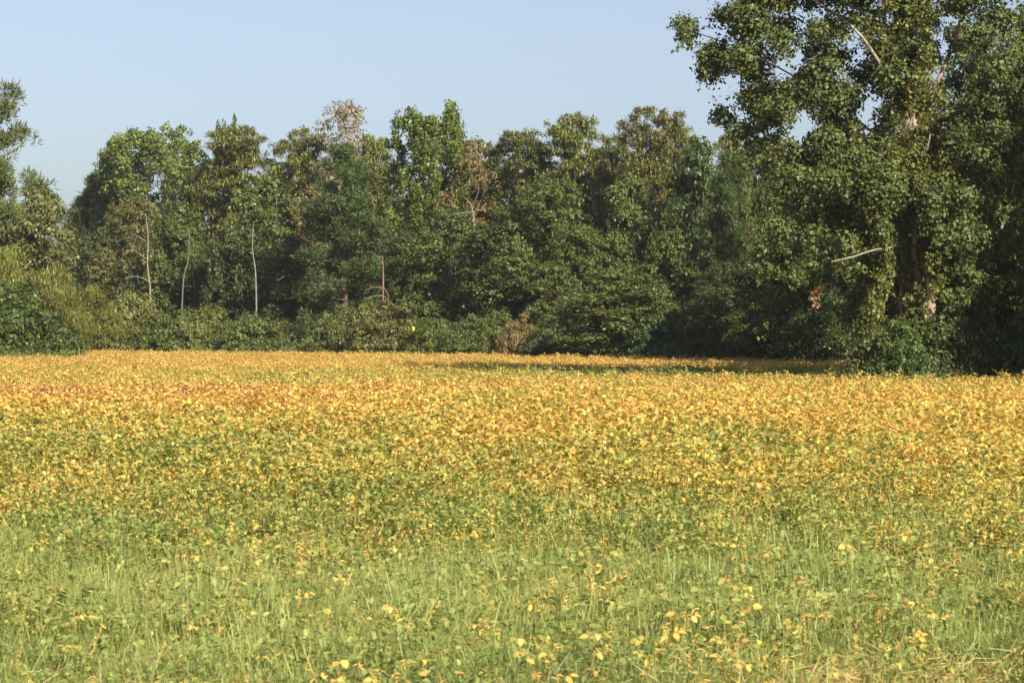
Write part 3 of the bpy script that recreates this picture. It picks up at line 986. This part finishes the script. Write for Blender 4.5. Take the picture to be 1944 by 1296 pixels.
# ------------------------------------------------------------------ soybeans
def leaflet(rng, L=0.085, W=0.056, curl=0.25):
    """ovate leaflet along +Y, folded on its midrib; returns verts, faces"""
    c = rng.uniform(0.2, 1.0) * curl
    y = np.array([0, .33, .7, 1.0]) * L
    z = -c * L * np.array([0, .05, .35, .9])
    fold = rng.uniform(0.05, 0.35) * W
    v = [(0, y[0], z[0]), (0, y[1], z[1]), (0, y[2], z[2]), (0, y[3], z[3])]
    for s in (-1, 1):
        v += [(s * W * .5, y[1] * 0.95, z[1] + fold), (s * W * .38, y[2], z[2] + fold * .7)]
    f3 = [(0, 1, 4), (2, 3, 5), (0, 6, 1), (2, 7, 3)]
    f4 = [(1, 2, 5, 4), (1, 6, 7, 2)]
    return np.array(v), np.array(f3), np.array(f4)


def rot_to(v, yaw, pitch, roll=0.0):
    cr_, sr = math.cos(roll), math.sin(roll)
    v = v @ np.array([[cr_, 0, sr], [0, 1, 0], [-sr, 0, cr_]]).T
    cp, sp = math.cos(pitch), math.sin(pitch)
    v = v @ np.array([[1, 0, 0], [0, cp, -sp], [0, sp, cp]]).T
    cy, sy = math.cos(yaw), math.sin(yaw)
    return v @ np.array([[cy, -sy, 0], [sy, cy, 0], [0, 0, 1]]).T


def trifoliate(mb, rng, org, yaw, pl, rise, size, far=False, mats=(0, 1)):
    """petiole from org and three leaflets at its end"""
    dirh = np.array([-math.sin(yaw), math.cos(yaw), 0])
    end = org + dirh * pl * math.cos(rise) + np.array([0, 0, pl * math.sin(rise)])
    if not far:
        tube(mb, curve(org, end, np.array([0, 0, -0.01]), 3), np.full(3, 0.0016), 3, 0.5, mats[1])
    lr = rng.random()
    for k, a_ in enumerate((-1.25, 0, 1.25)):
        v, f3, f4 = leaflet(rng, 0.085 * size * rng.uniform(.85, 1.15), 0.058 * size * rng.uniform(.85, 1.15))
        pitch = rng.normal(-0.15, 0.45)
        v = rot_to(v, yaw + a_ + rng.normal() * 0.2, pitch, rng.normal() * 0.45) + end + (dirh * 0.02 if k == 1 else 0)
        r = np.clip(lr + rng.normal() * 0.14, 0, 1)
        if far:
            mb.add(v[[0, 6, 3, 4]], np.array([[0, 1, 2, 3]]), r, rng.random(), mats[0])
        else:
            n0 = mb.n
            mb.add(v, f3, r, rng.random(), mats[0])
            mb.f.append(f4 + n0)
            mb.m.append(np.full(len(f4), mats[0], dtype=np.int32))


def pod(mb, rng, p, far=False, mat=0):
    L = rng.uniform(0.032, 0.05)
    a_ = rng.uniform(0, 6.28)
    t_ = rng.uniform(-0.9, 0.5)
    d_ = np.array([math.cos(a_) * math.cos(t_), math.sin(a_) * math.cos(t_), math.sin(t_)])
    e_ = p + d_ * L
    r = rng.random()
    if far:
        s_ = np.cross(d_, [0, 0, 1.0]) * 0.006 + np.array([0, 0, 0.004])
        m_ = (p + e_) / 2
        mb.add([p, m_ + s_, e_, m_ - s_], np.array([[0, 1, 2, 3]]), r, rng.random(), mat)
    else:
        tube(mb, curve(p, e_, np.array([0, 0, 0.004]), 4), np.array([0.002, 0.0058, 0.0054, 0.001]), 4, r, mat)


def bean_stem(rng, H):
    return np.array([[0, 0, 0], [rng.normal() * .015, rng.normal() * .015, H * .35], [rng.normal() * .03, rng.normal() * .03, H * .7], [rng.normal() * .05, rng.normal() * .05, H]])


def bean_plant(mb, rng, org, H, n_leaf, n_pod, size, far=False, single=None):
    st = bean_stem(rng, H) + org
    if not far:
        tube(mb, st, np.array([.004, .0035, .003, .0015]), 4, .5, 1)
    else:
        tube(mb, st[[0, 3]], np.array([.004, .002]), 3, .5, 1)
    for k in range(n_leaf):
        z = H * (0.35 + 0.65 * ((k + rng.random()) / max(n_leaf, 1)))
        p = np.array([np.interp(z, st[:, 2] - org[2], st[:, c_]) for c_ in range(2)] + [z + org[2]])
        trifoliate(mb, rng, p, k * 2.4 + rng.normal() * .5, rng.uniform(.06, .17), rng.uniform(0.1, 1.0), size, far)
    for k in range(n_pod):
        z = H * rng.uniform(0.3, 1.0)
        p = np.array([np.interp(z, st[:, 2] - org[2], st[:, c_]) for c_ in range(2)] + [z + org[2]])
        pod(mb, rng, p + rng.normal(size=3) * 0.008, far, 2)


BMATS = [M_BEAN, M_STEM, M_POD]
near_leafy, near_bare, far_patch, far_bare = [], [], [], []
for s in range(8):
    rng = np.random.default_rng(1000 + s)
    mb = MB()
    bean_plant(mb, rng, np.zeros(3), 0.70 * rng.uniform(.9, 1.1), 24, 20, 0.70)
    near_leafy.append(bpy.data.objects.new('soybean_source', mb.mesh('soybean', BMATS)))
for s in range(5):
    rng = np.random.default_rng(1050 + s)
    mb = MB()
    bean_plant(mb, rng, np.zeros(3), 0.68 * rng.uniform(.9, 1.1), 6, 44, 0.70)
    near_bare.append(bpy.data.objects.new('soybean_source', mb.mesh('soybean', BMATS)))
for s in range(9):
    rng = np.random.default_rng(1100 + s)
    mb = MB()
    for k in range(7):
        bean_plant(mb, rng, np.array([rng.uniform(-.42, .42), rng.uniform(-.42, .42), 0]), 0.70 * rng.uniform(.85, 1.15), 19, 16, 0.70, True)
    far_patch.append(bpy.data.objects.new('soybean_source', mb.mesh('soybean', [M_BEAN_FAR, M_STEM, M_POD])))
for s in range(5):
    rng = np.random.default_rng(1150 + s)
    mb = MB()
    for k in range(6):
        bean_plant(mb, rng, np.array([rng.uniform(-.4, .4), rng.uniform(-.4, .4), 0]), 0.68 * rng.uniform(.85, 1.15), 7, 42, 0.72, True)
    far_bare.append(bpy.data.objects.new('soybean_source', mb.mesh('soybean', [M_BEAN_FAR, M_STEM, M_POD])))


def scatter(name, P, rotz, scl, idx, ripe, sources, label, tilt=None):
    """one object: a cloud of points carrying plants through geometry nodes"""
    n = len(P)
    me = bpy.data.meshes.new(name)
    me.vertices.add(n)
    me.vertices.foreach_set('co', np.asarray(P, np.float32).reshape(-1))
    rot = np.zeros((n, 3), np.float32)
    rot[:, 2] = rotz
    if tilt is not None:
        rot[:, :2] = tilt
    a_ = me.attributes.new('rot', 'FLOAT_VECTOR', 'POINT'); a_.data.foreach_set('vector', rot.reshape(-1))
    a_ = me.attributes.new('scl', 'FLOAT', 'POINT'); a_.data.foreach_set('value', np.asarray(scl, np.float32))
    a_ = me.attributes.new('ripe', 'FLOAT', 'POINT'); a_.data.foreach_set('value', np.asarray(ripe, np.float32))
    a_ = me.attributes.new('idx', 'INT', 'POINT'); a_.data.foreach_set('value', np.asarray(idx, np.int32))
    me.update()
    o = link(name, me)
    ng = bpy.data.node_groups.new(name, 'GeometryNodeTree')
    ng.interface.new_socket('Geometry', in_out='INPUT', socket_type='NodeSocketGeometry')
    ng.interface.new_socket('Geometry', in_out='OUTPUT', socket_type='NodeSocketGeometry')
    gi, go = ng.nodes.new('NodeGroupInput'), ng.nodes.new('NodeGroupOutput')
    jn = ng.nodes.new('GeometryNodeJoinGeometry')
    for src in sources:
        oi = ng.nodes.new('GeometryNodeObjectInfo')
        oi.inputs['Object'].default_value = src
        g2i = ng.nodes.new('GeometryNodeGeometryToInstance')
        ng.links.new(oi.outputs['Geometry'], g2i.inputs[0])
        ng.links.new(g2i.outputs[0], jn.inputs[0])
    iop = ng.nodes.new('GeometryNodeInstanceOnPoints')

    def named(nm, typ):
        x = ng.nodes.new('GeometryNodeInputNamedAttribute')
        x.data_type = typ
        x.inputs['Name'].default_value = nm
        return x.outputs['Attribute']
    ng.links.new(gi.outputs[0], iop.inputs['Points'])
    ng.links.new(jn.outputs[0], iop.inputs['Instance'])
    iop.inputs['Pick Instance'].default_value = True
    ng.links.new(named('idx', 'INT'), iop.inputs['Instance Index'])
    e2r = ng.nodes.new('FunctionNodeEulerToRotation')
    ng.links.new(named('rot', 'FLOAT_VECTOR'), e2r.inputs[0])
    ng.links.new(e2r.outputs[0], iop.inputs['Rotation'])
    ng.links.new(named('scl', 'FLOAT'), iop.inputs['Scale'])
    ng.links.new(iop.outputs[0], go.inputs[0])
    md = o.modifiers.new('plants', 'NODES')
    md.node_group = ng
    return tag(o, label, kind='stuff')


def vnoise(x, y, seed, octs=3):
    """smooth value noise"""
    rg = np.random.default_rng(seed)
    tab = rg.random((64, 64))
    out = np.zeros_like(x)
    amp, tot = 1.0, 0.0
    for o_ in range(octs):
        u, v = x * 2 ** o_ + 17.3 * o_, y * 2 ** o_ + 9.1 * o_
        i, j = np.floor(u).astype(int), np.floor(v).astype(int)
        fu, fv = u - i, v - j
        fu, fv = fu * fu * (3 - 2 * fu), fv * fv * (3 - 2 * fv)
        g = lambda a_, b_: tab[a_ % 64, b_ % 64]
        out += amp * ((g(i, j) * (1 - fu) + g(i + 1, j) * fu) * (1 - fv) + (g(i, j + 1) * (1 - fu) + g(i + 1, j + 1) * fu) * fv)
        tot += amp
        amp *= 0.5
    return out / tot


def ripeness(x, y):
    px = 972 + x / y * F
    base = np.interp(y, [9, 13, 17, 20, 23, 27, 32, 40, 48, 60, 75, 95, 160],
                     [0.32, 0.27, 0.25, 0.27, 0.40, 0.55, 0.60, 0.59, 0.66, 0.56, 0.60, 0.66, 0.62])
    base = base + np.interp(px, [0, 500, 1000, 1944], [-0.05, -0.02, 0.03, 0.05]) * (y < 30)
    n1 = vnoise(x / 7.0, y / 9.0, 5) - 0.5
    n2 = vnoise(x / 1.6, y / 2.0, 6) - 0.5
    green = np.exp(-((y - (69 - (px - 1300) * 0.012)) / 5.0) ** 2) * np.clip((px - 800) / 300, 0, 1) * np.clip((1900 - px) / 300, 0, 1)
    return np.clip(base + n1 * 0.34 + n2 * 0.26 + np.exp(-((y - 41) / 6.0) ** 2) * np.clip((1000 - px) / 500, 0, 1) * 0.17 - green * 0.5, 0.02, 0.98)


def in_view(x, y, m=1.04):
    return np.abs(x) < 0.2217 * y * m + 1.2


def height_f(y):
    return np.interp(y, [10, 15, 19, 23, 28, 300], [0.50, 0.55, 0.64, 0.84, 1.0, 1.0])


rng = np.random.default_rng(55)
def strip(n, y0, y1, m):
    """n points spread evenly over the strip of field in view, m metres wider on either side"""
    y_ = rng.uniform(y0, y1, n * 3)
    w_ = 0.2217 * y_ * 1.04 + m
    y_ = y_[rng.random(n * 3) < w_ / w_.max()][:n]
    return rng.uniform(-1, 1, len(y_)) * (0.2217 * y_ * 1.04 + m), y_, 0.2306 * (y1 ** 2 - y0 ** 2) + 2 * m * (y1 - y0)


# near plants, one by one (10 to 40 m)
area_density = 26.0
n = 14500
x, y, tot_area = strip(n, 10.2, 42.0, 2.2)
yb = y + 1.6 * (vnoise(x / 2.5, y / 2.5, 41) - .5) * 2
dens = np.interp(yb, [10, 16, 19.5, 22.5, 26, 42], [0.24, 0.24, 0.32, 0.60, 1.0, 1.0])
keep = rng.random(len(x)) < dens
print('density of candidates', len(x) / tot_area)
x, y = x[keep], y[keep]
order = np.argsort(y)
x, y = x[order], y[order]
ripe = ripeness(x, y) + rng.normal(size=len(x)) * 0.10
bare = rng.random(len(x)) < np.clip((ripe - 0.38) * 1.5, 0.06, 0.75) * np.interp(y, [15, 19, 25], [1.0, 0.35, 1.0])
scl = height_f(y) * rng.uniform(0.8, 1.2, len(x)) * (0.93 + 0.14 * vnoise(x / 2, y / 2, 9))

# the 300 nearest in view are plants of their own with stem, pods and leaves
vis = np.where(np.abs(x) < 0.2217 * y)[0][:300]
single = np.zeros(len(x), bool)
single[vis] = True
PL = []          # part meshes
rg = np.random.default_rng(77)
stem_m, pod_m, leaf_m, stem_p = [], [], [], []
for s in range(4):
    st = bean_stem(rg, 0.70)
    mb = MB(); tube(mb, st, np.array([.0045, .004, .0032, .0018]), 5); stem_m.append(mb.mesh('stem', M_STEM)); stem_p.append(st)
    for npod in (10, 30):
        mb = MB()
        for k in range(npod):
            z = 0.70 * rg.uniform(.3, 1)
            p = np.array([np.interp(z, st[:, 2], st[:, c_]) for c_ in range(2)] + [z])
            pod(mb, rg, p + rg.normal(size=3) * .006)
        pod_m.append(mb.mesh('pod_cluster', M_POD))
for s in range(10):
    mb = MB()
    trifoliate(mb, rg, np.zeros(3), 0.0, rg.uniform(.07, .16), rg.uniform(.2, .9), 0.74)
    leaf_m.append(mb.mesh('leaf', [M_BEAN, M_STEM]))
for q in vis:
    e = bpy.data.objects.new('soybean_plant', None)
    e.empty_display_size = 0.1
    C.objects.link(e)
    e.location = (x[q], y[q], 0)
    e.rotation_euler = (float(rg.normal() * .08), float(rg.normal() * .08), float(rg.uniform(0, 6.28)))
    sc_ = float(scl[q])
    e.scale = (sc_ * 1.25 if sc_ < 0.75 else sc_,) * 2 + (sc_,)
    rq, pq = float(ripe[q]), 972 + x[q] / y[q] * F
    tone = 'green' if rq < .24 else 'light green' if rq < .33 else 'yellow green' if rq < .42 else 'yellow' if rq < .52 else 'orange tan'
    look = 'bare soybean plant, tan pods, %s leaves' if bare[q] else 'leafy soybean plant with %s leaves'
    where = 'at the left edge' if pq < 330 else 'left of the middle' if pq < 780 else 'in the middle' if pq < 1170 else 'right of the middle' if pq < 1620 else 'at the right edge'
    row = 'near the bottom edge' if y[q] < 13.5 else 'in the foreground grass' if y[q] < 16.5 else 'where grass meets crop'
    tag(e, look % tone + ' ' + row + ', ' + where, 'soybean plant', 'soybean plants in the foreground')
    v_ = int(rg.integers(4))
    s_ = link('stem', stem_m[v_], e); s_['ripe'] = float(ripe[q])
    s_ = link('pod_cluster', pod_m[v_ * 2 + int(bare[q])], e); s_['ripe'] = float(ripe[q]); s_['kind'] = 'stuff'
    nl = 4 if bare[q] else 9
    for k in range(nl):
        l_ = link('leaf', leaf_m[int(rg.integers(10))], e)
        z = 0.70 * (0.3 + 0.7 * (k + rg.random()) / nl)
        st = stem_p[v_]
        l_.location = (float(np.interp(z, st[:, 2], st[:, 0])), float(np.interp(z, st[:, 2], st[:, 1])), z)
        l_.rotation_euler = (float(rg.normal() * .2), float(rg.normal() * .2), float(k * 2.4 + rg.normal() * .5))
        l_.scale = (float(rg.uniform(.85, 1.25)),) * 3
        l_['ripe'] = float(np.clip(ripe[q] + rg.normal() * 0.11, 0, 1))

m_ = ~single
nv, nb_ = len(near_leafy), len(near_bare)
idx = np.where(bare, nv + rng.integers(0, nb_, len(x)), rng.integers(0, nv, len(x)))
Pn = np.stack([x, y, np.zeros_like(x)], -1)
near_tilt = rng.normal(size=(len(x), 2)) * 0.12
# far plants in clumps of six
yy = np.sqrt(rng.uniform(40 ** 2, 165 ** 2, 85000))
xx = rng.uniform(-1, 1, len(yy)) * (0.2217 * yy * 1.06 + 3)
keep = (yy < edge_d(972 + xx / yy * F) - 0.3)
dens = np.interp(yy, [40, 70, 165], [1.0, 0.8, 0.6])
keep &= rng.random(len(yy)) < dens
xx, yy = xx[keep], yy[keep]
rp2 = ripeness(xx, yy) + rng.normal(size=len(xx)) * 0.07
br2 = rng.random(len(xx)) < np.clip((rp2 - 0.35) * 1.4, 0.08, 0.7)
sc2 = rng.uniform(0.85, 1.15, len(xx)) * (0.92 + 0.16 * vnoise(xx / 3, yy / 3, 12))
ix2 = nv + nb_ + np.where(br2, len(far_patch) + rng.integers(0, len(far_bare), len(xx)), rng.integers(0, len(far_patch), len(xx)))
print('near plants', m_.sum(), 'far clumps', len(xx))
scatter('soybean_crop',
        np.concatenate([Pn[m_], np.stack([xx, yy, np.zeros_like(xx)], -1)]),
        rng.uniform(0, 6.28, m_.sum() + len(xx)),
        np.concatenate([scl[m_], sc2]),
        np.concatenate([idx[m_], ix2]),
        np.concatenate([ripe[m_], rp2]),
        (near_leafy + near_bare + far_patch + far_bare)[::1],
        'field of ripening soybeans, green and yellow leaves over tan pods',
        np.concatenate([near_tilt[m_], np.zeros((len(xx), 2))]))

# ------------------------------------------------------------------ grass in the foreground
def tuft(rng, nb, H, spread, w):
    mb = MB()
    for k in range(nb):
        a_ = rng.uniform(0, 6.28)
        p0 = np.array([rng.normal() * spread, rng.normal() * spread, 0])
        h_ = H * rng.uniform(0.5, 1.1)
        ln = rng.uniform(0.05, 0.45) * h_
        dr = np.array([math.cos(a_), math.sin(a_), 0])
        sd = np.array([-math.sin(a_), math.cos(a_), 0]) * w * rng.uniform(.6, 1.2)
        p1 = p0 + dr * ln * .3 + np.array([0, 0, h_ * .6])
        p2 = p0 + dr * ln + np.array([0, 0, h_ * rng.uniform(.82, 1.0)])
        v = [p0 - sd, p0 + sd, p1 + sd * .8, p1 - sd * .8, p2]
        r = rng.random()
        n0 = mb.n
        mb.add(v, np.array([[0, 1, 2, 3]]), r, rng.random())
        mb.f.append(np.array([[3, 2, 4]]) + n0)
        mb.m.append(np.zeros(1, np.int32))
    return mb


def weed(rng, nl, H):
    mb = MB()
    for k in range(nl):
        a_, rr = rng.uniform(0, 6.28), rng.uniform(0.0, 0.09)
        p = np.array([math.cos(a_) * rr, math.sin(a_) * rr, H * rng.uniform(0.25, 1.0)])
        v, f3, f4 = leaflet(rng, rng.uniform(.03, .06), rng.uniform(.016, .03))
        v = rot_to(v, rng.uniform(0, 6.28), rng.normal(.1, .5), rng.normal() * .4) + p
        n0 = mb.n
        mb.add(v, f3, rng.random(), rng.random())
        mb.f.append(f4 + n0)
        mb.m.append(np.zeros(len(f4), np.int32))
    for k in range(4):
        a_ = rng.uniform(0, 6.28)
        tube(mb, curve(np.zeros(3), np.array([math.cos(a_) * .06, math.sin(a_) * .06, H]), np.zeros(3), 3), np.full(3, .0015), 3)
    return mb


tufts = [bpy.data.objects.new('grass_source', tuft(np.random.default_rng(1300 + s), 30, (0.40, 0.26, 0.33)[s % 3], (0.08, 0.12)[s % 2], (0.0024, 0.0032)[s % 2]).mesh('grass', M_GRASS)) for s in range(6)]
tufts += [bpy.data.objects.new('grass_source', weed(np.random.default_rng(1350 + s), 26, (0.28, 0.36, 0.22)[s]).mesh('weed', M_GRASS)) for s in range(3)]
n = 84000
x, y, _ = strip(n, 8.4, 28.0, 2.2)
edge = 21.6 + 2.2 * (vnoise(x / 2.2, x * 0 + 3.3, 21) - .5) * 2 + 1.0 * np.clip(x / 4, -1, 1)
dens = 1 / (1 + np.exp((y - edge) / 1.4)) * (0.45 + 0.75 * vnoise(x / 1.2, y / 1.6, 22)) * np.where((y < 12.4) & (x > 0.8 + .6 * vnoise(y, x, 61)), 0.22, 1.0)
keep = rng.random(len(x)) < dens
x, y = x[keep], y[keep]
rg_ = np.clip(0.36 + (vnoise(x / 1.5, y / 1.8, 23) - .5) * .5 + rng.normal(size=len(x)) * .08, 0, 1)
rg_ = np.where(y < 11.6, rg_ - 0.14, rg_)
print('grass tufts', len(x))
scatter('grass', np.stack([x, y, np.zeros_like(x)], -1), rng.uniform(0, 6.28, len(x)),
        (0.5 + 0.75 * vnoise(x / 0.7, y / 0.9, 25)) * rng.uniform(0.7, 1.15, len(x)) * np.interp(y, [8, 11, 13, 25], [0.8, 1.0, 1.15, 1.35]), np.where(rng.random(len(x)) < 0.68, rng.integers(0, 6, len(x)), rng.integers(6, 9, len(x))), rg_, tufts,
        'light green grass growing between the beans in the foreground', rng.normal(size=(len(x), 2)) * 0.22)
pxv = rng.uniform(-30, 1960, 3000)
dv = edge_d(pxv) + rng.uniform(-0.8, 1.6, len(pxv))
xv = gx(pxv, dv)
scatter('verge_weeds', np.stack([xv, dv, np.zeros_like(xv)], -1), rng.uniform(0, 6.28, len(xv)),
        (2.3 + 2.2 * vnoise(xv / 1.5, dv / 2, 51) * rng.uniform(0.6, 1.3, len(xv))) * np.where(pxv > 1640, 0.42, 1.0), rng.integers(0, 9, len(xv)), np.clip(rng.normal(.22, .18, len(xv)), 0, 1), tufts,
        'ragged tall weeds between the crop and the shrubs of the wood', rng.normal(size=(len(xv), 2)) * 0.2)
# dry straw along the near margin
straw = [bpy.data.objects.new('straw_source', tuft(np.random.default_rng(1400 + s), 30, 0.16, 0.10, 0.003).mesh('straw', M_GRASS)) for s in range(3)]
n = 5200
y = rng.uniform(10.2, 13.2, n)
x = rng.uniform(-1, 1, n) * (0.2217 * y * 1.1)
keep = rng.random(n) < np.clip((12.9 - y) * 0.6, 0, 1) * np.interp(x, [-3, 0, 1, 3], [.3, .4, 1, 1.6])
x, y = x[keep], y[keep]
scatter('dry_straw', np.stack([x, y, np.zeros_like(x)], -1), rng.uniform(0, 6.28, len(x)), rng.uniform(.7, 1.3, len(x)), rng.integers(0, 3, len(x)),
        np.clip(rng.normal(.98, .06, len(x)), 0, 1), straw, 'dry tan straw lying along the near margin of the field',
        rng.normal(size=(len(x), 2)) * 0.9)

# ------------------------------------------------------------------ small single things
def plain(name, col, rough=0.5):
    m, nt, out = new_mat(name)
    p = nt.nodes.new('ShaderNodeBsdfPrincipled')
    nz = nt.nodes.new('ShaderNodeTexNoise')
    nz.inputs['Scale'].default_value = 20
    nt.links.new(mixc(nt, nz.outputs['Fac'], tuple(c * .85 for c in col), col), p.inputs['Base Color'])
    p.inputs['Roughness'].default_value = rough
    nt.links.new(p.outputs[0], out.inputs[0])
    return m


d = 123.0
e = bpy.data.objects.new('yellow_marker', None)
C.objects.link(e)
c0 = at(784, 624, d)
e.location = c0
tag(e, 'small bright yellow oval marker hanging among the shrubs at the edge of the wood', 'marker')
mb = MB()
u = np.linspace(0, 1, 9)
tube(mb, np.stack([u * 0 + .02 * np.sin(u * 3), u * 0, 0.13 - 0.26 * u], -1), np.array([.012, .035, .058, .072, .078, .076, .064, .042, .01]), 12)
link('body', mb.mesh('body', plain('yellow_plastic', (0.85, 0.66, 0.08), .4), True), e)
mb = MB()
tube(mb, curve(np.array([0, 0, .12]), np.array([.03, .05, .6]), np.array([.02, 0, 0]), 5), np.full(5, .008), 4)
link('cord', mb.mesh('cord', M_BARK), e)

d = 47.0
e = bpy.data.objects.new('pink_flower', None)
C.objects.link(e)
e.location = (gx(1083, d), d, 0)
tag(e, 'single pink morning glory flower above the yellow soybeans in mid field', 'flower')
zt = gz(741, d)
mb = MB()
tube(mb, curve(np.array([.05, .03, 0]), np.array([0, 0, zt - .05]), np.array([.03, 0, 0]), 8), np.full(8, .003), 4)
link('stem', mb.mesh('stem', M_STEM), e)
mb = MB()
prof = [(0.006, 0), (0.012, .025), (0.03, .05), (0.052, .062)]
ang = np.linspace(0, 2 * math.pi, 15, endpoint=False)
V = []
for k_, (r_, h_) in enumerate(prof):
    rr = r_ * (1 + (0.13 if k_ == 3 else 0.03) * np.cos(5 * ang))
    V.append(np.stack([rr * np.cos(ang), -h_ + 0 * ang, rr * np.sin(ang)], -1))
V = np.concatenate(V) + np.array([0, 0, zt - .03])
Fc = [(k_ * 15 + j, k_ * 15 + (j + 1) % 15, (k_ + 1) * 15 + (j + 1) % 15, (k_ + 1) * 15 + j) for k_ in range(3) for j in range(15)]
mb.add(V, np.array(Fc))
link('petal', mb.mesh('petal', plain('pink_petal', (0.75, 0.28, 0.42), .6), True), e)
